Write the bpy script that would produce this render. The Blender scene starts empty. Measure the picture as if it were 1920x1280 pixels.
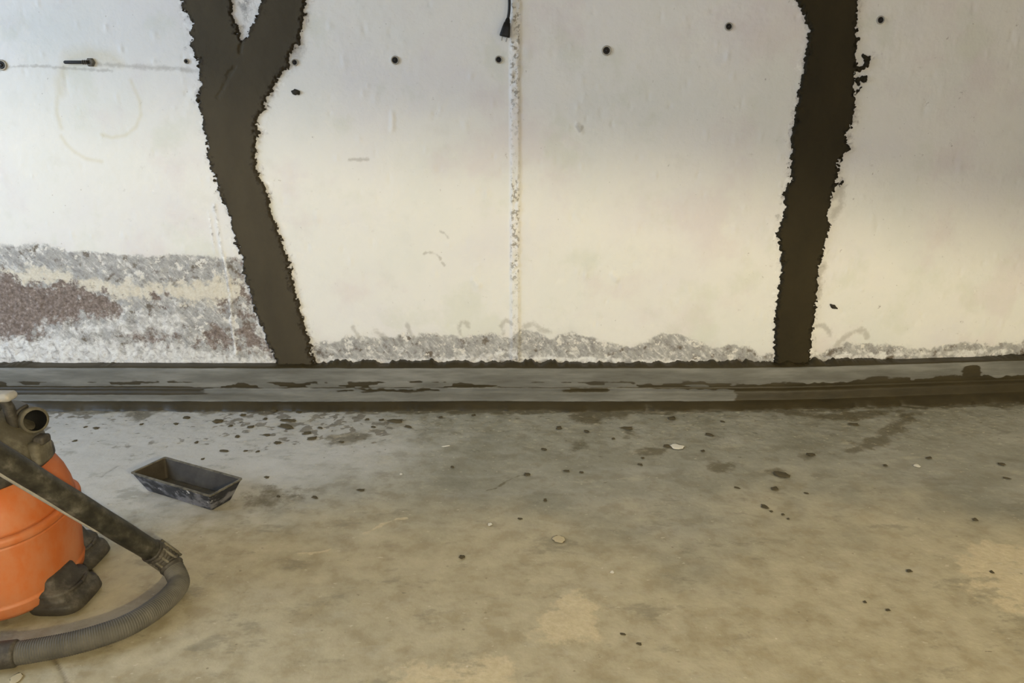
import bpy, bmesh, math, random
import numpy as np
from mathutils import Vector, Matrix

random.seed(7)
scene = bpy.context.scene
COL = scene.collection

# ------------------------------------------------------------------ camera
PITCH = math.radians(16.5); CAM_H = 1.1; CAM_Y = -2.86; FPX = 1387.0
cd = bpy.data.cameras.new('camera'); cam = bpy.data.objects.new('camera', cd); COL.objects.link(cam)
cd.sensor_width = 36.0; cd.lens = FPX / 1920 * 36.0; cd.clip_start = 0.02
cam.location = (0, CAM_Y, CAM_H); cam.rotation_euler = (math.pi / 2 - PITCH, 0, 0)
scene.camera = cam

# ------------------------------------------------------------------ light
w = bpy.data.worlds.new('world'); scene.world = w; w.use_nodes = True
w.node_tree.nodes['Background'].inputs[0].default_value = (0.75, 0.85, 1.0, 1)
w.node_tree.nodes['Background'].inputs[1].default_value = 0.6

def lamp(name, kind, loc, aim, energy, color, **kw):
    l = bpy.data.lights.new(name, kind); l.energy = energy; l.color = color
    for k, v in kw.items(): setattr(l, k, v)
    o = bpy.data.objects.new(name, l); COL.objects.link(o); o.location = loc
    o.rotation_euler = (Vector(aim) - Vector(loc)).to_track_quat('-Z', 'Y').to_euler()
    return o
# warm site lamp behind the camera to the right; a sloping slab added between it and the wall shades the wall's top
lamp('site_lamp', 'POINT', (2.0, -5.5, 2.2), (0, 0, 0), 690, (1.0, 0.87, 0.55), shadow_soft_size=0.06)
# sky light in the door opening behind the camera
lamp('door_daylight', 'AREA', (0.3, -6.15, 1.2), (0.3, 0, 1.0), 46, (0.93, 0.96, 1.0), shape='RECTANGLE', size=6.5, size_y=2.0)
# sky light in the window of the left wall
lamp('window_daylight', 'AREA', (-4.0, -2.1, 1.7), (-1.0, -0.75, 0.5), 98, (0.56, 0.74, 1.0), shape='RECTANGLE', size=1.9, size_y=1.4)
vs = scene.view_settings
vs.view_transform = 'Standard'; vs.look = 'None'; vs.exposure = 0.0; vs.gamma = 1.0; vs.use_curve_mapping = False

# ------------------------------------------------------------------ helpers: pixels of the photo -> metres
SP, CP = math.sin(PITCH), math.cos(PITCH)
def ray(px, py):
    x = (px - 960) / FPX; y = (640 - py) / FPX
    return (x, CP + y * SP, -SP + y * CP)
def on_wall(px, py, y=0.0):
    d = ray(px, py); t = (y - CAM_Y) / d[1]
    return Vector((d[0] * t, y, CAM_H + d[2] * t))
def on_floor(px, py, z=0.0):
    d = ray(px, py); t = (z - CAM_H) / d[2]
    return Vector((d[0] * t, CAM_Y + d[1] * t, z))
def WP(pts): return np.array([(v.x, v.z) for v in (on_wall(*p) for p in pts)])
def FP(pts): return np.array([(v.x, v.y) for v in (on_floor(*p) for p in pts)])
def bend(x):                                   # the wall swings back a little at its right end
    return 0.085 * np.clip((np.asarray(x) - 0.75) / 1.25, 0, 1.6) ** 1.5

def sm(a, b, x):
    t = np.clip((x - a) / (b - a), 0, 1); return t * t * (3 - 2 * t)
def _h(ix, iy, seed):
    n = (ix * 374761393 + iy * 668265263 + seed * 974711) & 0xffffffff
    n = ((n ^ (n >> 13)) * 1274126177) & 0xffffffff
    return ((n ^ (n >> 16)) & 0xffff) / 65535.0
def vnoise(x, y, seed=0):
    ix = np.floor(x).astype(np.int64); iy = np.floor(y).astype(np.int64)
    fx = x - ix; fy = y - iy; fx = fx * fx * (3 - 2 * fx); fy = fy * fy * (3 - 2 * fy)
    a = _h(ix, iy, seed); b = _h(ix + 1, iy, seed); c = _h(ix, iy + 1, seed); d = _h(ix + 1, iy + 1, seed)
    return (a + (b - a) * fx) * (1 - fy) + (c + (d - c) * fx) * fy
def fbm(x, y, s, octv=4, seed=0, gain=0.5):    # s = feature size in metres; result about 0..1
    x = np.asarray(x, float) / s; y = np.asarray(y, float) / s; r = 0; a = 1; t = 0
    for o in range(octv):
        r = r + a * vnoise(x + 17.3 * o, y - 9.1 * o, seed + o); t += a; a *= gain; x = x * 2; y = y * 2
    return r / t
def seg_dist(X, Y, pts):
    d = np.full(X.shape, 1e9)
    for (x0, y0), (x1, y1) in zip(pts[:-1], pts[1:]):
        dx, dy = x1 - x0, y1 - y0; L = dx * dx + dy * dy + 1e-12
        t = np.clip(((X - x0) * dx + (Y - y0) * dy) / L, 0, 1)
        d = np.minimum(d, np.hypot(X - x0 - t * dx, Y - y0 - t * dy))
    return d
def poly_sd(X, Y, P):                          # signed distance, positive inside
    P = np.asarray(P); Q = np.vstack([P, P[:1]])
    d = seg_dist(X, Y, Q); ins = np.zeros(X.shape, bool)
    for (x0, y0), (x1, y1) in zip(Q[:-1], Q[1:]):
        c = (y0 > Y) != (y1 > Y)
        with np.errstate(divide='ignore', invalid='ignore'):
            xi = x0 + (Y - y0) * (x1 - x0) / (y1 - y0 if y1 != y0 else 1e-9)
        ins ^= c & (X < xi)
    return np.where(ins, d, -d)
def blob(X, Y, P, soft, wob=0.0, size=0.05, seed=0):   # soft mask, 0.5 on the (wobbled) outline
    lo = P.min(0) - soft - wob; hi = P.max(0) + soft + wob
    m = (X > lo[0]) & (X < hi[0]) & (Y > lo[1]) & (Y < hi[1])
    out = np.zeros(X.shape)
    if m.any():
        x, y = X[m], Y[m]
        sd = poly_sd(x, y, P) + wob * 2 * (fbm(x, y, size, 4, seed) - 0.5)
        out[m] = np.clip(0.5 + sd / (2 * soft), 0, 1)
    return out
def stroke(X, Y, P, width, wob=0.3, seed=0, soft=None):
    soft = soft or width * 0.5
    lo = P.min(0) - width * 3; hi = P.max(0) + width * 3
    m = (X > lo[0]) & (X < hi[0]) & (Y > lo[1]) & (Y < hi[1]); out = np.zeros(X.shape)
    if m.any():
        x, y = X[m], Y[m]
        d = seg_dist(x, y, P) + wob * width * 2 * (fbm(x, y, width * 1.5, 3, seed) - 0.5)
        out[m] = np.clip(0.5 + (width / 2 - d) / (2 * soft), 0, 1)
    return out

# ------------------------------------------------------------------ helpers: objects
def tag(o, label=None, cat=None, group=None, kind=None):
    if label: o['label'] = label
    if cat: o['category'] = cat
    if group: o['group'] = group
    if kind: o['kind'] = kind
    return o
def link(name, mesh, mat=None, parent=None, smooth=True):
    o = bpy.data.objects.new(name, mesh); COL.objects.link(o)
    if mat and not mesh.materials: mesh.materials.append(mat)
    if smooth: mesh.shade_smooth()
    if parent: o.parent = parent
    return o
def empty(name, loc, rz=0):
    o = bpy.data.objects.new(name, None); COL.objects.link(o); o.location = loc; o.rotation_euler = (0, 0, rz)
    o.empty_display_size = 0.05
    return o
def fast_mesh(name, V, F, attrs=None):
    me = bpy.data.meshes.new(name); V = np.asarray(V, np.float32); F = np.asarray(F, np.int32)
    me.vertices.add(len(V)); me.vertices.foreach_set('co', V.ravel())
    k = F.shape[1]
    me.loops.add(F.size); me.loops.foreach_set('vertex_index', F.ravel())
    me.polygons.add(len(F)); me.polygons.foreach_set('loop_start', np.arange(0, F.size, k, dtype=np.int32))
    me.polygons.foreach_set('loop_total', np.full(len(F), k, np.int32))
    me.update(calc_edges=True); me.validate()
    for n, a in (attrs or {}).items():
        at = me.attributes.new(n, 'FLOAT', 'POINT'); at.data.foreach_set('value', np.asarray(a, np.float32).ravel())
    return me
def grid_faces(nx, ny, flip=False):
    i = np.arange(nx * ny).reshape(ny, nx)
    a, b, c, d = i[:-1, :-1].ravel(), i[:-1, 1:].ravel(), i[1:, 1:].ravel(), i[1:, :-1].ravel()
    return np.stack([a, d, c, b] if flip else [a, b, c, d], 1)
def box_mesh(name, boxes, bevel=0.0, seg=2):
    bm = bmesh.new()
    for (x0, x1, y0, y1, z0, z1) in boxes:
        r = bmesh.ops.create_cube(bm, size=1)
        bmesh.ops.scale(bm, vec=(x1 - x0, y1 - y0, z1 - z0), verts=r['verts'])
        bmesh.ops.translate(bm, vec=((x0 + x1) / 2, (y0 + y1) / 2, (z0 + z1) / 2), verts=r['verts'])
    if bevel: bmesh.ops.bevel(bm, geom=bm.edges[:], offset=bevel, segments=seg, affect='EDGES', profile=0.5)
    me = bpy.data.meshes.new(name); bm.to_mesh(me); bm.free(); return me
def catmull(P, n):
    P = [np.array(p, float) for p in P]; P = [2 * P[0] - P[1]] + P + [2 * P[-1] - P[-2]]; out = []
    for i in range(1, len(P) - 2):
        a, b, c, d = P[i - 1:i + 3]
        for k in range(n):
            t = k / n
            out.append(0.5 * (2 * b + (c - a) * t + (2 * a - 5 * b + 4 * c - d) * t * t + (3 * b - a - 3 * c + d) * t ** 3))
    out.append(P[-2]); return np.array(out)
def resample(P, step):
    d = np.r_[0, np.cumsum(np.linalg.norm(np.diff(P, axis=0), axis=1))]; n = max(2, int(d[-1] / step) + 1)
    s = np.linspace(0, d[-1], n); return np.stack([np.interp(s, d, P[:, k]) for k in range(3)], 1), s
def tube_mesh(name, P, radius, seg=20, caps=True):
    P = np.asarray(P, float); n = len(P); R = np.broadcast_to(np.asarray(radius, float), (n,))
    T = np.gradient(P, axis=0); T /= np.linalg.norm(T, axis=1)[:, None] + 1e-12
    up = np.array([0, 0, 1.0]) if abs(T[0][2]) < 0.9 else np.array([1.0, 0, 0])
    N = np.cross(T[0], up); N /= np.linalg.norm(N); V = []
    for i in range(n):
        N = N - T[i] * N.dot(T[i]); N /= np.linalg.norm(N); B = np.cross(T[i], N)
        a = np.linspace(0, 2 * np.pi, seg, endpoint=False)
        V.append(P[i] + R[i] * (np.cos(a)[:, None] * N + np.sin(a)[:, None] * B))
    V = np.concatenate(V); F = []
    for i in range(n - 1):
        for k in range(seg):
            F.append((i * seg + k, i * seg + (k + 1) % seg, (i + 1) * seg + (k + 1) % seg, (i + 1) * seg + k))
    if caps: F += [tuple(range(seg))[::-1], tuple(range((n - 1) * seg, n * seg))]
    me = bpy.data.meshes.new(name); me.from_pydata(V.tolist(), [], F); me.update(); return me
def loft_mesh(name, rings, close_top=True, close_bot=True):
    seg = len(rings[0]); V = [tuple(p) for r in rings for p in r]; F = []
    for i in range(len(rings) - 1):
        for k in range(seg):
            F.append((i * seg + k, i * seg + (k + 1) % seg, (i + 1) * seg + (k + 1) % seg, (i + 1) * seg + k))
    if close_bot: F.append(tuple(range(seg))[::-1])
    if close_top: F.append(tuple(range((len(rings) - 1) * seg, len(rings) * seg)))
    me = bpy.data.meshes.new(name); me.from_pydata(V, [], F); me.update(); return me

# ------------------------------------------------------------------ helpers: node materials
def lin(c):
    f = lambda v: v / 12.92 if v <= 0.04045 else ((v + 0.055) / 1.055) ** 2.4
    return tuple(f(v / 255.0) for v in c) + (1.0,)
class NM:
    def __init__(s, name, rough=0.8, spec=0.3):
        s.m = bpy.data.materials.new(name); s.m.use_nodes = True; s.t = s.m.node_tree
        s.b = s.t.nodes['Principled BSDF']; s.b.inputs['Roughness'].default_value = rough
        s.b.inputs['Specular IOR Level'].default_value = spec
        s.co = s.t.nodes.new('ShaderNodeTexCoord').outputs['Object']
    def l(s, a, b):
        if hasattr(a, 'is_output'): s.t.links.new(a, b)
        else: b.default_value = a
    def mapped(s, scale=(1, 1, 1), rot=(0, 0, 0), loc=(0, 0, 0), vec=None):
        n = s.t.nodes.new('ShaderNodeMapping'); s.l(vec or s.co, n.inputs['Vector'])
        n.inputs['Scale'].default_value = scale; n.inputs['Rotation'].default_value = rot; n.inputs['Location'].default_value = loc
        return n.outputs[0]
    def noise(s, scale, detail=4, rough=0.55, vec=None, dist=0.0):
        n = s.t.nodes.new('ShaderNodeTexNoise'); s.l(vec or s.co, n.inputs['Vector'])
        n.inputs['Scale'].default_value = scale; n.inputs['Detail'].default_value = detail
        n.inputs['Roughness'].default_value = rough; n.inputs['Distortion'].default_value = dist
        return n.outputs['Fac']
    def voro(s, scale, vec=None, rand=1.0):
        n = s.t.nodes.new('ShaderNodeTexVoronoi'); s.l(vec or s.co, n.inputs['Vector'])
        n.inputs['Scale'].default_value = scale; n.inputs['Randomness'].default_value = rand
        return n.outputs['Distance']
    def attr(s, name):
        n = s.t.nodes.new('ShaderNodeAttribute'); n.attribute_name = name; return n.outputs['Fac']
    def math(s, op, a, b=0.0, c=0.0):
        n = s.t.nodes.new('ShaderNodeMath'); n.operation = op
        for v, i in zip((a, b, c), n.inputs): s.l(v, i)
        return n.outputs[0]
    def rng(s, v, a, b, c=0.0, d=1.0):
        n = s.t.nodes.new('ShaderNodeMapRange'); n.interpolation_type = 'SMOOTHSTEP'
        for x, i in zip((v, a, b, c, d), n.inputs): s.l(x, i)
        return n.outputs[0]
    def ramp(s, v, stops):
        n = s.t.nodes.new('ShaderNodeValToRGB'); s.l(v, n.inputs[0]); e = n.color_ramp.elements
        while len(e) < len(stops): e.new(0.5)
        for el, (p, c) in zip(e, stops): el.position = p; el.color = lin(c)
        return n.outputs[0]
    def mix(s, f, a, b, mode='MIX'):
        n = s.t.nodes.new('ShaderNodeMix'); n.data_type = 'RGBA'; n.blend_type = mode
        s.l(f, n.inputs[0]); s.l(a if hasattr(a, 'is_output') else lin(a), n.inputs[6]); s.l(b if hasattr(b, 'is_output') else lin(b), n.inputs[7])
        return n.outputs[2]
    def edge(s, mask, noise, amp=0.6, w=0.08):      # an attribute mask torn up by a noise
        v = s.math('ADD', mask, s.math('MULTIPLY', s.math('SUBTRACT', noise, 0.5), amp))
        return s.rng(v, 0.5 - w, 0.5 + w)
    def color(s, c): s.l(c if hasattr(c, 'is_output') else lin(c), s.b.inputs['Base Color'])
    def rough(s, r): s.l(r, s.b.inputs['Roughness'])
    def bump(s, h, strength=0.3, dist=0.003):
        n = s.t.nodes.new('ShaderNodeBump'); s.l(h, n.inputs['Height']); n.inputs['Strength'].default_value = strength
        n.inputs['Distance'].default_value = dist; s.t.links.new(n.outputs[0], s.b.inputs['Normal'])
def simple(name, c0, c1, scale=20, rough=0.7, bump=0.15, spec=0.3, bscale=None, dust=None):
    m = NM(name, rough, spec); c = m.ramp(m.noise(scale, 5, 0.6), [(0.3, c0), (0.7, c1)])
    if dust: c = m.mix(m.rng(m.noise(scale * 0.6, 6, 0.7, vec=m.mapped(loc=(3, 1, 7))), 0.45, 0.72, 0, dust[1]), c, dust[0])
    m.color(c)
    if bump: m.bump(m.noise(bscale or scale * 6, 4, 0.6), bump, 0.002)
    return m.m

# ------------------------------------------------------------------ traced outlines (photo pixels -> wall metres)
BAND_A = WP([(325, -40), (335, 0), (345, 25), (358, 45), (356, 88), (372, 115), (374, 150), (370, 190), (378, 225), (390, 290), (400, 330), (417, 372), (430, 405),
    (440, 450), (456, 497), (466, 545), (480, 585), (494, 622), (508, 655), (518, 690), (600, 690), (584, 655), (578, 625), (568, 598), (560, 565), (547, 522), (537, 470), (522, 430),
    (508, 390), (497, 350), (483, 312), (479, 285), (485, 245), (484, 228), (498, 205), (501, 182), (524, 150), (540, 130), (547, 108), (562, 72), (570, 45), (574, 0), (580, -40)])
NOTCH_A = WP([(424, -40), (432, 0), (440, 30), (444, 58), (455, 76), (465, 66), (480, 35), (494, 0), (508, -40)])
GROOVE_A = WP([(456, 74), (449, 110), (434, 138), (424, 158), (410, 182)])
BAND_B = WP([(1480, -40), (1492, 0), (1510, 30), (1517, 55), (1513, 100), (1504, 115), (1503, 150), (1497, 190), (1490, 230), (1482, 270), (1482, 310), (1483, 340),
    (1468, 362), (1471, 395), (1459, 440), (1464, 470), (1468, 495), (1461, 540), (1455, 580), (1451, 620), (1453, 690), (1522, 690), (1525, 640), (1529, 600), (1535, 550),
    (1537, 510), (1548, 470), (1556, 435), (1562, 420), (1556, 400), (1565, 360), (1574, 325), (1580, 300), (1595, 284), (1592, 250), (1604, 235), (1607, 200), (1608, 150),
    (1610, 100), (1612, 50), (1615, 0), (1622, -40)])
SPLASH_B = [WP(s) for s in ([(1605, 136), (1618, 128), (1630, 122), (1634, 110), (1622, 103)], [(1606, 146), (1628, 146), (1618, 158), (1610, 152)], [(1604, 180), (1614, 172), (1618, 164)],
    [(1608, 78), (1614, 72)], [(1570, 348), (1582, 346)], [(1575, 320), (1582, 300)])]
def rags(X, Z, seed):
    return 0.018 * (fbm(X, Z, 0.05, 3, seed) - 0.5) + 0.026 * (fbm(X, Z, 0.013, 2, seed + 5, 0.7) - 0.5) + 0.016 * (fbm(X, Z, 0.006, 2, seed + 9, 0.7) - 0.5)
def band_a(X, Z):
    d = np.minimum(poly_sd(X, Z, BAND_A), -poly_sd(X, Z, NOTCH_A) + 0.004); return d + rags(X, Z, 11)
def band_b(X, Z):
    d = poly_sd(X, Z, BAND_B)
    for s in SPLASH_B: d = np.maximum(d, 0.006 - seg_dist(X, Z, s))
    return d + rags(X, Z, 31) * 0.9

# ------------------------------------------------------------------ wall with its paint, bare concrete and stains
def axis(lo, hi, flo, fhi, fine, coarse):
    a = np.arange(lo, flo - 1e-6, coarse); b = np.arange(flo, fhi, fine); c = np.arange(fhi, hi + coarse * 0.5, coarse)
    return np.unique(np.r_[a, b, c, hi])
wx = axis(-4.0, 4.0, -2.75, 2.2, 0.005, 0.08); wz = axis(0.0, 2.75, 0.10, 1.56, 0.005, 0.08)
X, Z = np.meshgrid(wx, wz)
dA = np.maximum(band_a(X, Z), band_b(X, Z))
halo = np.clip(1 - np.abs(dA) / 0.035, 0, 1)
B1 = WP([(-520, 470), (0, 462), (60, 457), (100, 461), (135, 473), (200, 475), (300, 478), (400, 481), (445, 486), (470, 505), (530, 720), (-520, 720)])
bare = blob(X, Z, B1, 0.03, 0.012, 0.06, 3)
B2 = WP([(575, 642), (610, 640), (650, 632), (690, 634), (740, 631), (800, 630), (860, 627), (930, 628), (958, 633), (975, 618), (1010, 620), (1030, 632), (1070, 625), (1110, 632), (1150, 642),
    (1180, 652), (1210, 640), (1245, 625), (1275, 628), (1300, 640), (1330, 652), (1380, 648), (1410, 655), (1440, 668), (1460, 668), (1460, 720), (575, 720)])
low = blob(X, Z, B2, 0.03, 0.018, 0.05, 5)
B3 = WP([(1520, 672), (1560, 660), (1590, 640), (1625, 648), (1660, 650), (1700, 657), (1760, 660), (1800, 655), (1850, 652), (1890, 655), (2100, 648), (2100, 720), (1520, 720)])
low2 = 0.9 * blob(X, Z, B3, 0.03, 0.018, 0.05, 6)
gray = np.maximum.reduce([bare, low, low2, 0.62 * blob(X, Z, NOTCH_A, 0.05, 0.01, 0.03, 18)])
# pinkish-brown rough concrete
brown = blob(X, Z, WP([(-520, 490), (0, 506), (30, 520), (50, 534), (75, 528), (100, 538), (130, 532), (165, 545), (200, 556), (222, 568), (226, 584), (205, 594), (185, 596), (160, 590), (140, 600), (100, 606),
    (70, 618), (85, 626), (70, 636), (40, 640), (0, 634), (-520, 625)]), 0.05, 0.02, 0.03, 7)
for s in ([(240, 630), (262, 620), (300, 622), (330, 630), (325, 645), (280, 652), (245, 652)], [(365, 632), (390, 618), (410, 606), (432, 618), (440, 650), (400, 655), (370, 645)],
          [(444, 618), (470, 605), (490, 630), (505, 660), (470, 660), (446, 650)], [(440, 580), (470, 575), (480, 605), (450, 605)], [(408, 570), (424, 562), (430, 590), (412, 594)],
          [(285, 552), (305, 548), (306, 572), (292, 572)]):
    brown = np.maximum(brown, 0.85 * blob(X, Z, WP(s), 0.05, 0.02, 0.03, 8))
# crumbs of mortar smeared on the concrete left of the forked band
brown = np.maximum(brown, 0.62 * stroke(X, Z, WP([(452, 492), (462, 540), (474, 582), (486, 618), (500, 655), (512, 690)]), 0.06, 0.4, 16, soft=0.04))
# paint left standing on the bare zone
cream = blob(X, Z, WP([(-520, 490), (0, 503), (60, 508), (120, 508), (150, 524), (210, 532), (300, 535), (370, 530), (440, 520), (460, 530), (462, 560), (420, 566), (360, 566), (300, 552), (230, 562), (200, 552),
    (150, 536), (100, 530), (40, 527), (0, 505), (-520, 492)]), 0.045, 0.02, 0.05, 9)
# chalky white efflorescence
white = blob(X, Z, WP([(-520, 640), (0, 637), (60, 645), (90, 632), (120, 640), (250, 645), (340, 652), (420, 662), (500, 668), (540, 720), (-520, 720)]), 0.05, 0.02, 0.05, 10)
white = np.maximum(white, 0.6 * blob(X, Z, WP([(60, 612), (160, 600), (220, 590), (300, 580), (360, 600), (350, 640), (240, 640), (100, 632)]), 0.06, 0.02, 0.05, 12))
for zz, s in ((0.9, [(590, 676), (700, 680), (850, 676), (1000, 672), (1200, 678), (1300, 680)]), (0.8, [(1540, 676), (1700, 672), (1920, 670)]), (0.75, [(910, 668), (960, 660), (1010, 668)])):
    white = np.maximum(white, zz * stroke(X, Z, WP(s), 0.022, 0.8, 13))
white = np.maximum(white, 0.8 * halo * (dA < 0.004) * (0.3 + 0.9 * fbm(X, Z, 0.06, 3, 17)))
run = stroke(X, Z, WP([(402, 385), (408, 420), (412, 450), (420, 485), (428, 530), (431, 560), (434, 610), (442, 662)]), 0.010, 0.5, 14)
run = np.maximum(run, 0.7 * stroke(X, Z, WP([(392, 400), (400, 450), (405, 478)]), 0.008, 0.5, 15))
white = np.maximum(white, run)
brown = brown * (1 - 0.9 * run)
# trowel smears above the bare strip
smear = np.zeros(X.shape)
for s, wd in (([(662, 612), (672, 634)], .010), ([(704, 622), (716, 628), (722, 634)], .016), ([(763, 608), (770, 625), (774, 632)], .012), ([(864, 628), (860, 614), (866, 604), (876, 606), (878, 614)], .010),
          ([(944, 626), (940, 610), (948, 600), (958, 606)], .010), ([(985, 612), (1000, 606), (1012, 616), (1030, 622)], .014), ([(1535, 614), (1548, 612), (1558, 622), (1560, 632)], .012),
          ([(1570, 655), (1590, 636), (1612, 624), (1630, 624), (1633, 638)], .013), ([(1548, 500), (1540, 520), (1538, 560)], .016), ([(1570, 370), (1582, 355), (1580, 385), (1566, 405)], .02),
          ([(795, 475), (810, 473), (820, 478), (826, 486)], .006), ([(828, 492), (834, 497)], .006), ([(825, 433), (835, 438), (840, 446)], .005), ([(655, 299), (690, 299)], .007),
          ([(555, 100), (560, 92)], .03), ([(1082, 236), (1088, 246), (1092, 238)], .008), ([(0, 132), (0, 126), (60, 123), (130, 128), (210, 133)], .006), ([(185, 120), (240, 124), (330, 128), (368, 134)], .010)):
    smear = np.maximum(smear, stroke(X, Z, WP(s), wd * 1.35, 0.5, 21, soft=wd * 0.8))
yellow = np.zeros(X.shape)
for s, wd in (([(115, 255), (122, 268), (140, 285), (160, 297), (190, 303)], .008), ([(190, 252), (210, 258), (235, 254), (255, 238), (264, 215), (262, 190), (245, 150)], .008),
              ([(112, 175), (110, 150), (120, 125), (140, 105), (170, 98), (205, 104), (225, 118)], .02), ([(108, 180), (106, 210), (115, 240)], .010), ([(130, 112), (165, 103), (210, 112)], .035)):
    yellow = np.maximum(yellow, stroke(X, Z, WP(s), wd, 0.25, 22, soft=wd * 0.8))
# relief: seam bead, chipped bare concrete, casting marks
sx = WP([(966, 0)])[0][0]; seam_x = 0.012 + 0.006 * (fbm(Z, Z * 0, 0.3, 3, 40) - 0.5)
sd = np.abs(X - seam_x); seam = sm(0.021, 0.012, sd) * (Z > 0.1)
rough_seam = fbm(X, Z, 0.012, 3, 41, 0.7)
seamrough = seam * np.clip(0.35 + 1.0 * sm(0.45, 0.62, fbm(X * 0, Z, 0.16, 2, 42)) + 0.7 * sm(1.0, 1.3, Z), 0, 1)
hgt = 0.0015 * (fbm(X, Z, 0.5, 3, 50) - 0.5) + 0.0016 * (fbm(X, Z, 0.02, 3, 51) - 0.5) * sm(0.45, 0.7, fbm(X, Z, 0.35, 3, 52))
hgt -= gray * (0.003 + 0.006 * (fbm(X, Z, 0.035, 4, 53, 0.65) - 0.3))
hgt -= brown * 0.007 * (fbm(X, Z, 0.012, 3, 54, 0.7))
hgt += white * gray * 0.006 * (fbm(X, Z, 0.02, 4, 55, 0.65) - 0.3)
hgt += seam * 0.007 + seamrough * 0.016 * (rough_seam - 0.5) + run * 0.003
hgt += halo * (dA < 0) * 0.004 * (fbm(X, Z, 0.01, 3, 56, 0.7) - 0.4)
rng = np.random.default_rng(4)
for k in range(420):                                   # little pimples and scrapes of the paint
    cx = rng.uniform(-2.1, 2.1); cz = rng.uniform(0.3, 1.55); a = rng.uniform(0.006, 0.016); e = rng.uniform(1, 2.5); s = rng.choice([-1, 1]) * rng.uniform(0.0008, 0.0026)
    m = (np.abs(X - cx) < 0.06) & (np.abs(Z - cz) < 0.06)
    hgt[m] += s * np.exp(-((X[m] - cx) ** 2 + ((Z[m] - cz) / e) ** 2) / (a * a * 0.5))
for s, wd in (([(735, 212), (736, 225), (735, 243)], .014), ([(1084, 236), (1090, 248)], .014), ([(1150, 515), (1156, 522)], .016), ([(888, 524), (898, 534)], .014)):
    hgt += 0.004 * stroke(X, Z, WP(s), wd, 0.3, 60)
V = np.stack([X.ravel(), (bend(X) - hgt).ravel(), Z.ravel()], 1)
wall_me = fast_mesh('wall_front', V, grid_faces(len(wx), len(wz)), dict(gray=gray, brown=brown, cream=cream, white=white, smear=smear, yellow=yellow, seam=seamrough))

m = NM('painted_concrete', 0.62, 0.25)
nf = m.noise(90, 5, 0.65); nm_ = m.noise(28, 5, 0.6); nl = m.noise(2.2, 4, 0.55)
mixn = m.noise(22, 8, 0.72); mixn2 = m.noise(30, 8, 0.72, vec=m.mapped(loc=(2, 5, 1)))
diag = m.noise(16, 7, 0.7, vec=m.mapped((3.2, 1.0, 1.0), vec=m.mapped(rot=(0, math.radians(42), 0))), dist=0.8)
iso = m.noise(34, 8, 0.72, vec=m.mapped(loc=(8, 8, 1)))
diag = m.math('ADD', m.math('MULTIPLY', diag, 0.62), m.math('MULTIPLY', iso, 0.42))
col = m.ramp(nl, [(0.3, (216, 212, 211)), (0.5, (221, 218, 212)), (0.7, (215, 214, 208))])
col = m.mix(m.rng(m.noise(3.3, 5, 0.6, vec=m.mapped(loc=(9, 2, 4))), 0.5, 0.66, 0, 0.4), col, (208, 196, 196))
col = m.mix(m.rng(m.noise(4.1, 5, 0.6, vec=m.mapped(loc=(1, 6, 8))), 0.54, 0.68, 0, 0.4), col, (202, 203, 188))
col = m.mix(m.rng(m.noise(9, 5, 0.6), 0.55, 0.75, 0, 0.35), col, (206, 202, 194))
col = m.mix(m.math('MULTIPLY', m.attr('yellow'), 0.42), col, (196, 182, 140))
graycol = m.ramp(diag, [(0.32, (126, 122, 118)), (0.45, (156, 153, 150)), (0.55, (178, 175, 171)), (0.63, (220, 217, 212))])
graycol = m.mix(m.rng(m.noise(17, 8, 0.7, vec=m.mapped(loc=(1, 7, 3))), 0.46, 0.36), graycol, (112, 102, 90))
graycol = m.mix(m.rng(mixn, 0.555, 0.60), graycol, (222, 217, 209))
graycol = m.mix(m.rng(m.noise(75, 4, 0.7, vec=m.mapped(loc=(4, 4, 4))), 0.44, 0.37, 0, 0.45), graycol, (108, 100, 90))
col = m.mix(m.edge(m.attr('gray'), mixn, 1.0, 0.10), col, graycol)
col = m.mix(m.edge(m.attr('cream'), mixn, 2.4, 0.2), col, m.ramp(nf, [(0.35, (206, 196, 178)), (0.65, (222, 215, 200))]))
bcol = m.ramp(nf, [(0.25, (84, 72, 64)), (0.45, (118, 104, 95)), (0.62, (146, 132, 124)), (0.74, (196, 186, 178))])
col = m.mix(m.edge(m.attr('brown'), mixn2, 2.6, 0.15), col, bcol)
wcol = m.ramp(m.noise(30, 8, 0.7, dist=1.2), [(0.36, (160, 155, 150)), (0.46, (206, 202, 198)), (0.6, (232, 230, 226))])
col = m.mix(m.edge(m.attr('white'), mixn, 2.6, 0.25), col, wcol)
col = m.mix(m.math('MULTIPLY', m.edge(m.attr('smear'), nf, 1.2, 0.4), 0.42), col, (138, 130, 118))
col = m.mix(m.math('MULTIPLY', m.math('MULTIPLY', m.attr('seam'), m.rng(m.noise(70, 3, 0.6), 0.52, 0.60)), 0.7), col, (126, 117, 102))
spk = m.math('MULTIPLY', m.rng(m.voro(26), 0.075, 0.045), m.rng(m.noise(3.1, 3, 0.6), 0.5, 0.62))
col = m.mix(m.math('MULTIPLY', spk, 0.45), col, (150, 142, 130))
m.color(col)
bh = m.math('ADD', m.math('MULTIPLY', m.noise(55, 5, 0.6), 0.5), m.math('MULTIPLY', m.noise(16, 3, 0.5), 0.8))
bh = m.math('ADD', bh, m.math('MULTIPLY', m.math('MULTIPLY', m.attr('gray'), m.noise(130, 5, 0.7)), 2.2))
m.bump(bh, 0.75, 0.003)
wall = tag(link('wall_front', wall_me, m.m), 'whitewashed concrete basement wall, bare and crumbling along its foot', kind='structure')

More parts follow.
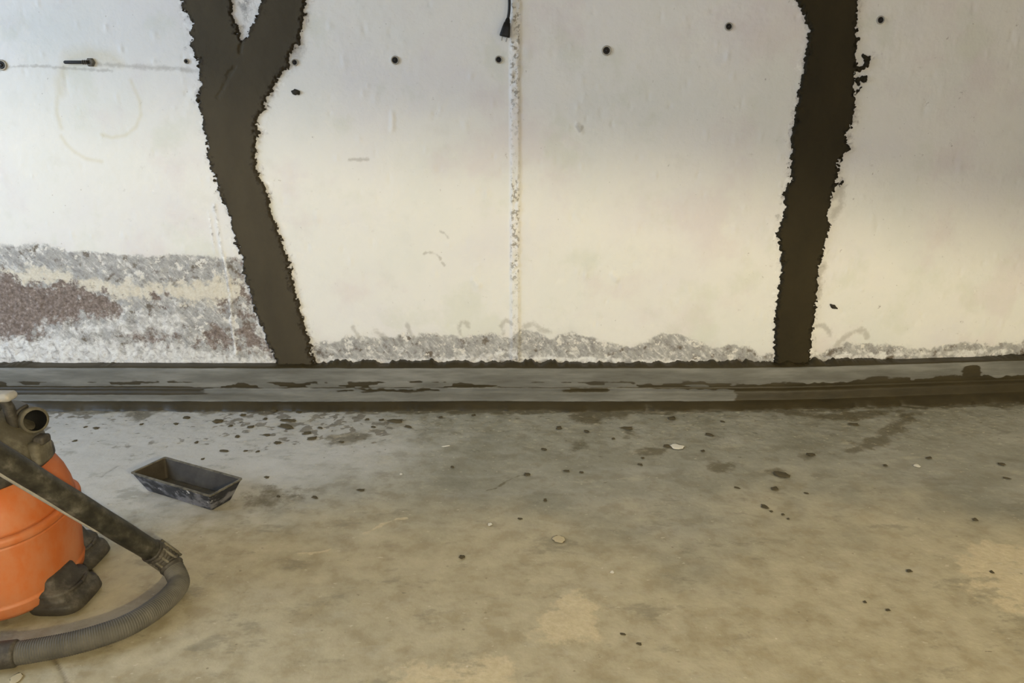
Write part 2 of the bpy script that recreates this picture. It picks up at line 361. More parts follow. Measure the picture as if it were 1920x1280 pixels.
# ------------------------------------------------------------------ mortar bands trowelled over the cracks
def band(name, fn, x0, x1, z0, z1, mat, label, seed, groove=None, thick=0.012):
    st = 0.0027; gx = np.arange(x0, x1, st); gz = np.arange(z0, z1, st); GX, GZ = np.meshgrid(gx, gz)
    d = fn(GX, GZ); cen = (d[:-1, :-1] + d[1:, :-1] + d[:-1, 1:] + d[1:, 1:]) / 4
    F = grid_faces(len(gx), len(gz))[(cen > 0).ravel()]
    h = thick * sm(0.0, 0.010, d) + 0.004 * sm(0.03, 0.0, d) * (fbm(GX, GZ, 0.012, 3, seed, 0.7) - 0.3) * (d > 0.002)
    h += 0.0022 * (fbm(GX, GZ * 0.6, 0.14, 3, seed + 2) - 0.5) + 0.0012 * (fbm(GX, GZ, 0.02, 2, seed + 3) - 0.5)
    if groove is not None:
        g = seg_dist(GX, GZ, groove) + 0.022 * (fbm(GX, GZ, 0.025, 3, seed + 4, 0.7) - 0.5)
        fade = 0.35 + 0.65 * sm(groove[-1][1] - 0.02, groove[0][1], GZ); h -= 0.006 * sm(0.010, 0.0, g) * fade * sm(0.25, 0.6, fbm(GX, GZ, 0.04, 2, seed + 6))
    h = np.where(d <= 0.0015, -0.004, h)
    used = np.unique(F); remap = np.zeros(GX.size, np.int64); remap[used] = np.arange(len(used))
    V = np.stack([GX.ravel(), (bend(GX) - h - 0.001).ravel(), GZ.ravel()], 1)[used]
    rim = (1 - sm(0.0, 0.03, d)).ravel()[used]
    o = link(name, fast_mesh(name, V, remap[F], dict(rim=rim)), mat)
    return tag(o, label, 'mortar patch', 'mortar bands over the wall cracks')
def mortar_mat(name, a, b, rim):
    m = NM(name, 0.75, 0.25)
    c = m.ramp(m.noise(7, 6, 0.6, vec=m.mapped((1, 1, 0.5))), [(0.3, a), (0.7, b)])
    c = m.mix(m.math('MULTIPLY', m.edge(m.attr('rim'), m.noise(70, 4, 0.6), 0.9, 0.2), 0.75), c, rim)
    m.color(c); m.bump(m.math('ADD', m.noise(45, 5, 0.6), m.noise(160, 3, 0.6)), 0.3, 0.0025); return m.m
mA = mortar_mat('damp_mortar', (62, 55, 41), (72, 64, 48), (48, 41, 29))
mB = mortar_mat('wet_mortar', (42, 35, 17), (50, 42, 22), (34, 28, 12))
a_lo, a_hi = BAND_A.min(0), BAND_A.max(0); b_lo, b_hi = BAND_B.min(0), BAND_B.max(0)
band('mortar_band', band_a, a_lo[0] - .03, a_hi[0] + .03, 0.13, a_hi[1] - .01, mA, 'forked grey-brown mortar band trowelled over a wall crack, above the vacuum side', 70, GROOVE_A)
band('mortar_band', band_b, b_lo[0] - .03, b_hi[0] + .08, 0.13, b_hi[1] - .01, mB, 'single dark wet mortar band on the right half of the wall', 80)

# ------------------------------------------------------------------ mortar cove at the foot of the wall
cx_ = np.unique(np.r_[np.arange(-4.0, -2.2, 0.05), np.arange(-2.2, 2.3, 0.005), np.arange(2.3, 4.0, 0.05), 4.0])
prof = np.array([(0.010, 0.162), (-0.012, 0.162), (-0.030, 0.162), (-0.044, 0.161), (-0.050, 0.159), (-0.054, 0.153), (-0.056, 0.140), (-0.058, 0.120), (-0.060, 0.100), (-0.061, 0.086),
    (-0.060, 0.079), (-0.062, 0.074), (-0.070, 0.069), (-0.074, 0.064), (-0.076, 0.050), (-0.078, 0.036), (-0.079, 0.030), (-0.084, 0.027), (-0.094, 0.021), (-0.104, 0.012), (-0.112, 0.004), (-0.116, -0.004), (-0.118, -0.02)])
def densify(P, n=3):
    out = []
    for a, b in zip(P[:-1], P[1:]):
        for k in range(n): out.append(a + (b - a) * k / n)
    return np.array(out + [P[-1]])
pr = densify(prof, 2); CX, PI_ = np.meshgrid(cx_, np.arange(len(pr))); PY = pr[PI_, 0]; PZ = pr[PI_, 1]
top = sm(0.1545, 0.160, PZ); wav = fbm(CX, CX * 0, 0.9, 3, 90) - 0.5
jag = fbm(CX, PY * 0, 0.04, 4, 91, 0.65) - 0.5
present = np.clip(sm(0.40, 0.52, fbm(CX, CX * 0, 0.35, 3, 92)) * 0.5 + 0.8 * sm(-0.95, -0.6, CX) * sm(1.45, 1.2, CX), 0, 1)
CY_ = PY + bend(CX) + 0.008 * wav * (1 - top) + 0.0025 * (fbm(CX, PZ, 0.12, 3, 93) - 0.5) + 0.0012 * (fbm(CX, PZ * 3, 0.02, 2, 94) - 0.5)
toe = sm(0.03, 0.0, PZ); CY_ -= toe * (0.045 * (fbm(CX, CX * 0, 0.13, 4, 95, 0.6) - 0.5))
CZ_ = PZ + 0.004 * wav + top * (0.050 * np.maximum(jag + 0.14, -0.02) * present) * sm(-0.05, -0.02, PY) + 0.002 * (fbm(CX, PY, 0.05, 3, 96) - 0.5) * (1 - toe)
# damp parts: lower band, streaks in the middle, everything low on the right
px_ = lambda px: on_wall(px, 725).x
damp = np.maximum.reduce([top, sm(0.032, 0.024, PZ), 0.62 * sm(0.006, 0.0, np.abs(PZ - 0.078)),
    sm(px_(470), px_(330), CX) * sm(0.0, 0.5, 1) * (sm(0.088, 0.080, PZ) * sm(0.048, 0.056, PZ)),
    sm(px_(1340), px_(1400), CX) * sm(px_(2700), px_(2100), CX) * sm(0.105, 0.085, PZ + 0.03 * (fbm(CX, PZ, 0.05, 3, 97) - 0.5)),
    0.95 * np.exp(-((CX - px_(1640)) / 0.07) ** 2) * sm(0.125, 0.10, PZ), 0.95 * np.exp(-((CX - px_(1822)) / 0.05) ** 2) * sm(0.155, 0.135, PZ)])
streak = sm(0.52, 0.66, fbm(CX, PZ * 7, 0.12, 4, 98)) * sm(0.045, 0.0, np.abs(PZ - 0.085))
damp = np.clip(np.maximum(damp, 0.85 * streak), 0, 1)
V = np.stack([CX.ravel(), CY_.ravel(), CZ_.ravel()], 1)
me = fast_mesh('trim_1', V, grid_faces(len(cx_), len(pr), True), dict(damp=damp))
m = NM('cove_mortar', 0.55, 0.35)
n1 = m.noise(10, 6, 0.6, vec=m.mapped((0.35, 1, 2.5)))
dry = m.ramp(n1, [(0.3, (80, 77, 69)), (0.5, (99, 97, 90)), (0.7, (122, 120, 113))])
wet = m.ramp(m.noise(16, 5, 0.6, vec=m.mapped((0.5, 1, 1.5))), [(0.3, (40, 33, 13)), (0.7, (54, 45, 22))])
wet = m.mix(m.rng(m.noise(2.0, 2, 0.5), 0.4, 0.6, 0, 0.2), wet, (72, 64, 46))
f = m.edge(m.attr('damp'), m.noise(26, 6, 0.65, vec=m.mapped((0.4, 1, 1.6))), 0.9, 0.08)
m.color(m.mix(f, dry, wet)); m.rough(m.rng(f, 0, 1, 0.6, 0.5))
m.bump(m.math('ADD', m.noise(40, 5, 0.6, vec=m.mapped((0.3, 1, 2))), m.math('MULTIPLY', m.attr('damp'), 0.0)), 0.3, 0.002)
tag(link('trim_1', me, m.m), 'smooth grey mortar cove along the foot of the wall', kind='structure')

# ------------------------------------------------------------------ floor
fx = axis(-4.0, 4.0, -2.15, 2.2, 0.0055, 0.10); fy = axis(-6.0, 0.15, -1.7, 0.15, 0.0042, 0.10)
X, Y = np.meshgrid(fx, fy)
wet_and_shadow = np.zeros(X.shape)
for s, wb in (([(1055, 772), (1100, 765), (1190, 764), (1200, 772), (1160, 780), (1110, 795), (1080, 790)], .02), ([(1565, 850), (1600, 830), (1640, 815), (1650, 800), (1690, 775), (1720, 772), (1712, 795), (1680, 815), (1650, 838), (1610, 848)], .03),
          ([(1325, 868), (1345, 860), (1375, 868), (1370, 882), (1335, 884)], .012), ([(1436, 880), (1460, 876), (1485, 890), (1475, 898), (1450, 890)], .012), ([(610, 818), (650, 810), (700, 810), (695, 820), (650, 832), (615, 832)], .012),
          ([(1070, 828), (1095, 822), (1100, 835), (1078, 845)], .012), ([(1180, 845), (1210, 835), (1260, 838), (1240, 852), (1190, 852)], .015), ([(1500, 850), (1530, 846), (1532, 858), (1510, 862)], .01), ([(1165, 805), (1185, 802), (1190, 815), (1170, 820)], .01),
          ([(1380, 762), (1460, 765), (1560, 775), (1640, 765), (1700, 770), (1600, 790), (1500, 782)], .02), ([(515, 760), (560, 756), (580, 765), (540, 772)], .012), ([(225, 775), (270, 768), (300, 775), (260, 790)], .02),
          ([(450, 918), (500, 905), (580, 912), (590, 930), (560, 948), (500, 960), (440, 955)], .0)):  # last outline: the trough's cast shadow, painted into the floor colour
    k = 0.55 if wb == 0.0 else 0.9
    wet_and_shadow = np.maximum(wet_and_shadow, k * blob(X, Y, FP(s), 0.03 if wb else 0.06, wb * 1.3, 0.05, 101))
wet_and_shadow = np.maximum(wet_and_shadow, 0.75 * sm(-0.17, -0.12, Y - bend(X) + 0.07 * (fbm(X, Y, 0.10, 4, 114) - 0.5)))
wet_and_shadow = np.maximum(wet_and_shadow, 0.8 * stroke(X, Y, FP([(912, 918), (930, 914), (950, 900), (975, 890), (990, 888)]), 0.010, 0.4, 102))
near = sm(-0.75, -0.12, Y + 0.15 * (fbm(X, Y, 0.3, 3, 103) - 0.5))
spots = near * sm(0.54, 0.70, fbm(X, Y * 1.0, 0.035, 3, 104, 0.6)) * (0.4 + 0.6 * sm(0.45, 0.6, fbm(X, Y, 0.3, 2, 105))) * sm(0.3, -0.4, X)
# pale scraped screed patches and tan dust
pale = np.zeros(X.shape)
for s in ([(1770, 1100), (1782, 1060), (1815, 1030), (1840, 1005), (1880, 1012), (2100, 1040), (2100, 1170), (1900, 1150), (1840, 1130), (1790, 1110)], [(720, 1280), (760, 1262), (830, 1240), (880, 1230), (940, 1215), (965, 1240), (970, 1300), (720, 1300)],
          [(1055, 1120), (1095, 1115), (1130, 1130), (1145, 1165), (1130, 1205), (1080, 1205), (1020, 1200), (960, 1190), (1000, 1150)]):
    pale = np.maximum(pale, 0.8 * blob(X, Y, FP(s), 0.05, 0.05, 0.12, 106))
pale = np.maximum(pale, 0.7 * stroke(X, Y, FP([(685, 998), (720, 980), (745, 972), (762, 970)]), 0.014, 0.6, 107))
pale = np.maximum(pale, 0.7 * stroke(X, Y, FP([(560, 1035), (600, 1034), (620, 1028)]), 0.012, 0.6, 108))
tan = sm(-0.40, -1.55, Y + 0.75 * (fbm(X, Y, 0.55, 4, 109) - 0.5) - 0.12 * sm(0, -1.2, X))
tan = np.clip(tan + 0.4 * blob(X, Y, FP([(470, 1030), (540, 1015), (600, 1040), (640, 1050), (560, 1080), (480, 1075)]), 0.05, 0.03, 0.1, 110), 0, 1)
dusty = sm(0.2, -1.2, X + 0.5 * (fbm(X, Y, 0.5, 3, 111) - 0.5)) * sm(-1.3, -0.5, Y)
crack = stroke(X, Y, FP([(96, 1228), (108, 1245), (118, 1262), (128, 1285), (140, 1320)]), 0.005, 0.3, 112)
crack = np.maximum(crack, 0.6 * stroke(X, Y, FP([(190, 893), (205, 882), (222, 872)]), 0.006, 0.4, 113))
hz = 0.004 * (fbm(X, Y, 0.5, 3, 120) - 0.5) + 0.0016 * (fbm(X, Y, 0.03, 4, 121) - 0.5) + near * 0.003 * (fbm(X, Y, 0.02, 3, 122) - 0.5) + pale * 0.0015 - crack * 0.003
V = np.stack([X.ravel(), Y.ravel(), (hz - 0.002).ravel()], 1)
me = fast_mesh('floor', V, grid_faces(len(fx), len(fy)), dict(wet=wet_and_shadow, spots=spots, pale=pale, tan=tan, dusty=dusty, crack=crack, near=near))
m = NM('concrete_floor', 0.5, 0.4)
pn = m.noise(18, 8, 0.7); nl = m.noise(3.0, 8, 0.68); nmid = m.noise(14, 6, 0.62); nf = m.noise(70, 5, 0.65); st = m.noise(5, 6, 0.6, vec=m.mapped((0.7, 2.2, 1), (0, 0, 0.25)))
col = m.ramp(nl, [(0.34, (124, 121, 106)), (0.5, (141, 138, 124)), (0.64, (153, 150, 138))])
col = m.mix(m.rng(st, 0.5, 0.72, 0, 0.5), col, (160, 157, 148))
col = m.mix(m.rng(nmid, 0.52, 0.36, 0, 0.5), col, (112, 105, 86))
col = m.mix(m.math('MULTIPLY', m.edge(m.attr('tan'), nl, 1.3, 0.45), 0.66), col, m.ramp(nmid, [(0.36, (166, 151, 118)), (0.64, (194, 181, 150))]))
col = m.mix(m.math('MULTIPLY', m.edge(m.attr('dusty'), nmid, 0.8, 0.4), 0.6), col, (200, 197, 194))
col = m.mix(m.math('MULTIPLY', m.edge(m.attr('pale'), pn, 1.7, 0.16), 0.65), col, m.ramp(nf, [(0.35, (192, 175, 141)), (0.65, (212, 197, 166))]))
col = m.mix(m.math('MULTIPLY', m.edge(m.attr('wet'), pn, 1.7, 0.22), 0.75), col, (84, 74, 48))  # damp blotches, plus the painted shadow beside the trough
col = m.mix(m.math('MULTIPLY', m.edge(m.attr('spots'), pn, 1.6, 0.15), 0.7), col, (92, 83, 66))
col = m.mix(m.math('MULTIPLY', m.attr('crack'), 0.8), col, (84, 74, 58))
blot = m.noise(7, 8, 0.7, vec=m.mapped((0.8, 1.5, 1), loc=(2, 9, 0)))
col = m.mix(m.rng(blot, 0.55, 0.66, 0, 0.45), col, (176, 168, 148))
col = m.mix(m.rng(blot, 0.45, 0.35, 0, 0.45), col, (108, 104, 88))
sp1 = m.noise(38, 5, 0.6, vec=m.mapped((0.75, 1.3, 1), loc=(6, 1, 0)))
thr = m.math('ADD', sp1, m.math('MULTIPLY', m.math('SUBTRACT', m.attr('near'), 0.6), 0.10))
col = m.mix(m.rng(thr, 0.645, 0.68, 0, 0.62), col, (84, 76, 58))
sp2 = m.math('ADD', m.noise(60, 4, 0.6, vec=m.mapped((0.7, 1.2, 1), loc=(1, 4, 0))), m.math('MULTIPLY', m.attr('near'), 0.04))
col = m.mix(m.rng(sp2, 0.66, 0.70, 0, 0.6), col, (196, 186, 164))
fl = m.math('MULTIPLY', m.rng(m.voro(24), 0.10, 0.06), m.rng(m.noise(4.7, 3, 0.6), 0.52, 0.6))
col = m.mix(m.math('MULTIPLY', fl, 0.6), col, (104, 94, 74))
fl2 = m.math('MULTIPLY', m.rng(m.voro(19, vec=m.mapped(loc=(5, 3, 0))), 0.06, 0.035), m.rng(m.noise(3.7, 3, 0.6), 0.55, 0.62))
col = m.mix(m.math('MULTIPLY', fl2, 0.7), col, (206, 198, 182))
m.color(col); m.rough(m.rng(nmid, 0.3, 0.7, 0.36, 0.6))
m.bump(m.math('ADD', m.math('MULTIPLY', nmid, 1.2), nf), 0.4, 0.003)
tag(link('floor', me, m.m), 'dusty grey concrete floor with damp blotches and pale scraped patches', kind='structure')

# ------------------------------------------------------------------ rest of the room, outside the picture
plain = simple('plain_concrete', (170, 165, 155), (190, 185, 175), 3, 0.8, 0.1)
def structure(name, boxes, label):
    return tag(link(name, box_mesh(name, boxes), plain, smooth=False), label, kind='structure')
structure('ceiling', [(-4.1, 4.1, -6.3, 0.4, 2.7, 2.8)], 'flat concrete ceiling above the view')
structure('wall_right', [(4.0, 4.1, -6.1, 0.5, 0, 2.7)], 'plain concrete side wall to the right of the view')
structure('wall_left', [(-4.2, -4.1, -6.1, 0.1, 0, 0.9), (-4.2, -4.1, -6.1, 0.1, 2.5, 2.7), (-4.2, -4.1, -6.1, -3.0, 0.9, 2.5), (-4.2, -4.1, -0.5, 0.1, 0.9, 2.5)], 'plain concrete side wall with a window, left of the view')
structure('wall_back', [(-4.1, 4.1, -6.3, -6.2, 2.3, 2.75)], 'concrete lintel over the wide door opening behind the view')
# unseen slab added between the site lamp and the wall to shade its top
sz = lambda x: 1.87 - 0.14 * (x - 2.0)
Vb = [(x, y, z) for y in (-4.3, -4.2) for x, z in ((-4.1, sz(-4.1)), (4.1, sz(4.1)), (4.1, 2.75), (-4.1, 2.75))]
me = bpy.data.meshes.new('shade_slab'); me.from_pydata(Vb, [], [(0, 1, 2, 3), (7, 6, 5, 4), (0, 4, 5, 1), (2, 6, 7, 3), (1, 5, 6, 2), (0, 3, 7, 4)]); me.update()
tag(link('shade_slab', me, plain, smooth=False), 'sloping slab behind the view, added to shade the wall top', kind='structure')

# ------------------------------------------------------------------ plugs and bits on the wall
ringm = simple('plug_collar', (150, 143, 130), (176, 169, 156), 60, 0.6, 0.1)
darkm = simple('dark_rubber', (24, 21, 18), (40, 36, 31), 50, 0.5, 0.1)
greym = simple('dull_steel', (70, 66, 58), (110, 104, 92), 80, 0.45, 0.1)
def lathe(name, prof, seg=20):                       # axis along -y, profile of (radius, out)
    V, F = [], []
    for r, o in prof:
        for k in range(seg):
            a = 2 * math.pi * k / seg; V.append((r * math.cos(a), -o, r * math.sin(a)))
    n = len(prof)
    for i in range(n - 1):
        for k in range(seg): F.append((i * seg + k, i * seg + (k + 1) % seg, (i + 1) * seg + (k + 1) % seg, (i + 1) * seg + k))
    F.append(tuple(range((n - 1) * seg, n * seg)))
    me = bpy.data.meshes.new(name); me.from_pydata(V, [], F); me.update(); return me
collar_me = lathe('collar', [(0.0150, -0.002), (0.0152, 0.003), (0.0135, 0.0055), (0.0115, 0.0055), (0.0105, 0.003), (0.0105, -0.001)])
seal_me = lathe('seal', [(0.0106, -0.001), (0.0104, 0.0035), (0.0070, 0.0045), (0.0050, 0.0040), (0.0045, 0.0010)])
core_me = lathe('core', [(0.0046, 0.0), (0.0044, 0.006), (0.0030, 0.0075), (0.0012, 0.0078)])
for (px, py, sc, text) in ((741, 113, 1.0, 'round plug with a dark centre in the wall, midway between forked band and seam'), (935, 112, 0.9, 'small round plug in the wall just under the hanging cable plug'),
        (1137, 95, 1.15, 'blackest round plug in the wall, first one right of the seam'), (1366, 50, 0.95, 'round plug in the wall, between the seam and the single dark band, near it'), (1657, 36, 0.95, 'round plug in the wall right of the single dark mortar band'),
        (553, 117, 0.8, 'small round plug at the right edge of the forked mortar band'), (350, 115, 0.6, 'tiny round plug at the left edge of the forked mortar band'), (4, 122, 1.25, 'rusty round plug at the left end of the scratched line on the wall')):
    p = on_wall(px, py); e = empty('wall_plug', (p.x, float(bend(p.x)) - 0.001, p.z)); e.scale = (sc, 1, sc)
    tag(e, text, 'plug', 'injection plugs in the wall')
    link('collar', collar_me, ringm if px not in (1137, 4) else greym, e); link('seal', seal_me, darkm if px in (741, 1137, 4) else greym, e); link('core', core_me, darkm, e)
# black rod lying along the wall beside a bolt head
p0, p1 = on_wall(123, 117), on_wall(171, 117)
e = tag(empty('wall_bolt', (p1.x, 0, p1.z)), 'black rod with a steel bolt head on the yellowish ring stain', 'bolt')
r = link('rod', tube_mesh('rod', [(p0.x - p1.x, -0.010, 0), (p0.x - p1.x + 0.004, -0.010, 0), (-0.03, -0.011, 0), (-0.002, -0.011, 0)], [0.004, 0.0058, 0.0058, 0.005], 14), darkm, e)
link('bolt_head', lathe('bolt_head', [(0.016, -0.002), (0.016, 0.008), (0.013, 0.012), (0.008, 0.013), (0.007, 0.010)], 6), greym, e, smooth=False)
for k in range(3): link('clip', tube_mesh('clip', [(-0.024 + 0.007 * k, -0.011 + 0.007 * math.cos(a), 0.007 * math.sin(a)) for a in np.linspace(0, 2 * math.pi, 13)], 0.0011, 6), greym, e)
# small mortar splashes sticking to the paint
def rock(name, r, seed, flat=0.5):
    bm = bmesh.new(); bmesh.ops.create_icosphere(bm, subdivisions=2, radius=1.0); rg = random.Random(seed)
    ph = [rg.uniform(0, 6.28) for _ in range(6)]
    for v in bm.verts:
        n = v.co.copy(); d = 1 + 0.25 * math.sin(3 * n.x + ph[0]) * math.cos(2.5 * n.y + ph[1]) + 0.18 * math.sin(5 * n.y + ph[2] + 3 * n.z) + rg.uniform(-0.12, 0.12)
        v.co = Vector((n.x * d * r, n.y * d * r, n.z * d * r * flat))
    me = bpy.data.meshes.new(name); bm.to_mesh(me); bm.free(); return me
splm = simple('dark_splash', (40, 35, 26), (58, 52, 40), 90, 0.7, 0.2)
for i, (px, py, r, sx_, t) in enumerate(((555, 173, 0.015, 1.0, 'small black mortar splash on the wall right of the forked band'), (1567, 577, 0.010, 1.5, 'tiny dark mortar splash right of the single dark band, low on the wall'),
        (1590, 148, 0, 1, ''))):
    if not r: continue
    p = on_wall(px, py); o = link('mortar_splash', rock('mortar_splash', r, 50 + i), splm)
    o.rotation_euler = (math.pi / 2, 0.5, 0); o.scale = (sx_, 0.7, 1); o.location = (p.x, float(bend(p.x)) - 0.003, p.z); tag(o, t, 'mortar')

# hanging cable and its plug
blk = simple('black_plastic', (18, 17, 16), (30, 28, 26), 40, 0.4, 0.05)
pt = on_wall(956, -60, -0.02); pm = on_wall(955, 12, -0.02); pb = on_wall(952, 38, -0.02); pe = on_wall(946, 69, -0.02)
e = tag(empty('power_cable', pe), 'black power cable with a plug hanging down beside the seam', 'cable')
cp = catmull([(0.10, -0.02, 2.69)] + [(0.02, -0.025, 2.2)] + [tuple(pt), tuple(pm), tuple(pb)], 8) - np.array(pe)
link('cord', tube_mesh('cord', cp, 0.0050, 12), blk, e)
ax = (pb - pe); rings = []
sidev = Vector((ax.z, 0, -ax.x)).normalized(); dv = Vector((0, 1, 0))
for t, wd, dp in ((1.12, .006, .006), (1.0, .0085, .008), (0.86, .0095, .009), (0.85, .0115, .010), (0.55, .0150, .011), (0.12, .0185, .012), (0.02, .0185, .012), (0.0, .0165, .010)):
    c = ax * t; rings.append([tuple(c + sidev * (wd * math.copysign(abs(math.cos(a)) ** 0.6, math.cos(a))) + dv * (dp * math.copysign(abs(math.sin(a)) ** 0.6, math.sin(a)))) for a in np.linspace(0, 2 * math.pi, 20, endpoint=False)])
link('plug_body', loft_mesh('plug_body', rings), blk, e)
for s in (-1, 1): link('prong', tube_mesh('prong', [tuple(sidev * (0.008 * s) + ax * t) for t in (0.05, -0.1, -0.24, -0.27)], [.0024, .0024, .0024, .0012], 10), simple('prong_steel', (150, 146, 138), (176, 172, 164), 30, 0.35, 0), e)

# ------------------------------------------------------------------ mortar trough on the floor
def trough():
    TZ = 0.068
    A, B, C, D = [on_floor(*q, TZ) for q in ((250.6, 885.6), (305, 855.6), (448, 898.8), (398.8, 926))]
    cen = (A + B + C + D) / 4; u = ((D - A) + (C - B)).normalized(); v = Vector((-u.y, u.x, 0)); L = 0.335; W = 0.122
    e = empty('mortar_trough', (cen.x, cen.y, 0), math.atan2(u.y, u.x))
    tag(e, 'small black mortar trough with sloping sides and smeared cement', 'trough')
    def ring(l, wd, z, r=0.006):
        out = []
        for sx, sy, a0 in ((1, 1, 0), (-1, 1, 90), (-1, -1, 180), (1, -1, 270)):
            for k in range(4):
                a = math.radians(a0 + 30 * k); out.append((sx * (l / 2 - r) + r * math.cos(a), sy * (wd / 2 - r) + r * math.sin(a), z))
        return out
    bl, bw = L - 0.055, W - 0.045; t = 0.004
    m = NM('trough_plastic', 0.42, 0.4)
    c = m.ramp(m.noise(30, 4, 0.6), [(0.3, (20, 21, 26)), (0.7, (38, 39, 46))])
    smr = m.noise(16, 6, 0.68, vec=m.mapped((1, 1, 1.8)))
    c = m.mix(m.rng(smr, 0.45, 0.60, 0, 0.8), c, (116, 115, 120)); c = m.mix(m.rng(m.noise(48, 4, 0.7), 0.60, 0.68, 0, 0.85), c, (190, 188, 188)); m.color(c)
    m.bump(smr, 0.3, 0.004)
    inner = NM('trough_inside', 0.6, 0.25); ci = inner.ramp(inner.noise(10, 5, 0.6), [(0.3, (40, 32, 22)), (0.6, (66, 60, 50)), (0.8, (92, 86, 76))]); inner.color(ci); inner.bump(inner.noise(40, 4, 0.6), 0.3, 0.003)
    link('shell', loft_mesh('shell', [ring(bl - .004, bw - .004, 0.0008), ring(bl, bw, 0.003), ring(L, W, TZ - 0.004), ring(L + .004, W + .004, TZ - 0.003)], close_top=False), m.m, e, smooth=False)
    link('inside', loft_mesh('inside', [ring(L - 2 * t + .001, W - 2 * t + .001, TZ - 0.002), ring(bl - 2 * t, bw - 2 * t, 0.008)], close_bot=False), inner.m, e, smooth=False)
    rm = simple('rim_cement', (60, 57, 50), (120, 113, 98), 50, 0.6, 0.2)
    link('rim', loft_mesh('rim', [ring(L + .004, W + .004, TZ - 0.004), ring(L + .005, W + .005, TZ), ring(L - 2 * t, W - 2 * t, TZ), ring(L - 2 * t, W - 2 * t, TZ - 0.003)], False, False), rm, e, smooth=False)
    # cement residue lying in the bottom
    gx, gy = np.meshgrid(np.linspace(-1, 1, 30), np.linspace(-1, 1, 14)); x = gx * (bl / 2 + .001); y = gy * (bw / 2 + .001)
    z = 0.012 + 0.008 * fbm(x, y, 0.04, 4, 300) + 0.010 * sm(0.2, 1.0, gx)
    z = np.where((abs(gx) > .99) | (abs(gy) > .99), 0.010, z)
    link('cement_residue', fast_mesh('cement_residue', np.stack([x.ravel() * .98, y.ravel() * .96, z.ravel()], 1), grid_faces(30, 14)), simple('residue', (44, 36, 22), (70, 62, 46), 20, 0.6, 0.3), e)
trough()

# ------------------------------------------------------------------ vacuum cleaner
orange = NM('dusty_orange', 0.5, 0.35)
oc = orange.ramp(orange.noise(6, 5, 0.6), [(0.3, (176, 90, 36)), (0.7, (186, 102, 48))])
oc = orange.mix(orange.rng(orange.noise(9, 6, 0.65, vec=orange.mapped((1, 1, 0.6))), 0.42, 0.68, 0, 0.6), oc, (180, 124, 90)); orange.color(oc); orange.bump(orange.noise(60, 4, 0.6), 0.12, 0.002); orange = orange.m
headm = simple('dusty_grey_plastic', (74, 69, 57), (100, 94, 80), 22, 0.6, 0.2, dust=((150, 144, 128), 0.6))
dkm = simple('dark_grey_plastic', (46, 42, 36), (66, 61, 53), 30, 0.55, 0.25, dust=((112, 105, 94), 0.6))
litm = simple('pale_grey_plastic', (150, 146, 140), (176, 172, 166), 30, 0.5, 0.1)
VX, VY = -1.28, -1.30
vac = tag(empty('vacuum_cleaner', (VX, VY, 0)), 'orange wet vacuum cleaner with grey motor head, cut by the left edge', 'vacuum cleaner')
def sring(s, z, n=2.8, a=0.220, b=0.180, seg=64, ox=0, oy=0):
    return [(ox + s * a * math.copysign(abs(math.cos(t)) ** (2 / n), math.cos(t)), oy + s * b * math.copysign(abs(math.sin(t)) ** (2 / n), math.sin(t)), z) for t in np.linspace(0, 2 * math.pi, seg, endpoint=False)]
link('tank', loft_mesh('tank', [sring(s, z) for s, z in ((.86, .022), (.90, .024), (.93, .034), (.945, .052), (.95, .056), (.935, .058), (.945, .066), (.955, .10), (.97, .15), (.985, .20), (.988, .208))]), orange, vac)
link('tank_rim', loft_mesh('tank_rim', [sring(s, z) for s, z in ((.975, .207), (1.0, .209), (1.012, .214), (1.014, .221), (1.008, .228), (.985, .231), (.96, .231))]), orange, vac)
link('upper_shell', loft_mesh('upper_shell', [sring(s, z) for s, z in ((.965, .229), (.962, .238), (.945, .262), (.905, .292), (.85, .317), (.80, .330), (.775, .335), (.74, .336))]), orange, vac)
link('collar_band', loft_mesh('collar_band', [sring(s, z, 2.8) for s, z in ((.82, .328), (.845, .334), (.84, .352), (.81, .358), (.70, .359))]), dkm, vac)
hd = link('motor_head', loft_mesh('motor_head', [sring(s, z, 2.5) for s, z in ((.80, .352), (.815, .362), (.80, .385), (.74, .410), (.62, .432), (.52, .450), (.44, .460), (.40, .462))]), headm, vac)
link('top_plate', loft_mesh('top_plate', [sring(s, z, 3.2) for s, z in ((.44, .459), (.45, .463), (.45, .470), (.42, .476), (.2, .478))]), headm, vac)
# vertical ribs of the motor head
for k in range(5):
    a = math.radians(-88 + 15 * k); c, s_ = math.cos(a), math.sin(a)
    P = [(VXr * 0.220 * c, VXr * 0.180 * s_, z) for VXr, z in ((.825, .358), (.81, .385), (.75, .412), (.635, .434), (.54, .452))]
    link('rib', tube_mesh('rib', P, [.007, .0085, .0085, .008, .005], 8), headm, vac)
# inlet stub with its dark bore, a collar and the retaining loop
tip = np.array(on_wall(66, 788, -1.265)) - np.array((VX, VY, 0)); dr = np.array((0.80, -0.60, 0.12)); dr /= np.linalg.norm(dr); base = tip - dr * 0.13
stub = link('inlet_stub', tube_mesh('inlet_stub', [base, tip - dr * .030, tip - dr * .028, tip - dr * .003, tip - dr * .001, tip], [.034, .029, .031, .031, .0295, .0245], 28, caps=False), headm, vac)
link('bore', tube_mesh('bore', [tip + dr * .0004, tip - dr * .004, tip - dr * .06, tip - dr * .061], [.0246, .0238, .023, .001], 24, caps=False), simple('black_bore', (10, 9, 8), (16, 15, 13), 20, 0.8, 0), stub)
side = np.cross(dr, (0, 0, 1)); side /= np.linalg.norm(side)
link('retaining_loop', tube_mesh('retaining_loop', [tip - dr * .02 - side * (-.030 + .0) * math.cos(t) * 1.25 + np.array((0, 0, 1)) * .036 * math.sin(t) for t in np.linspace(-0.9, 1.5, 14)], .0045, 10), dkm, vac)
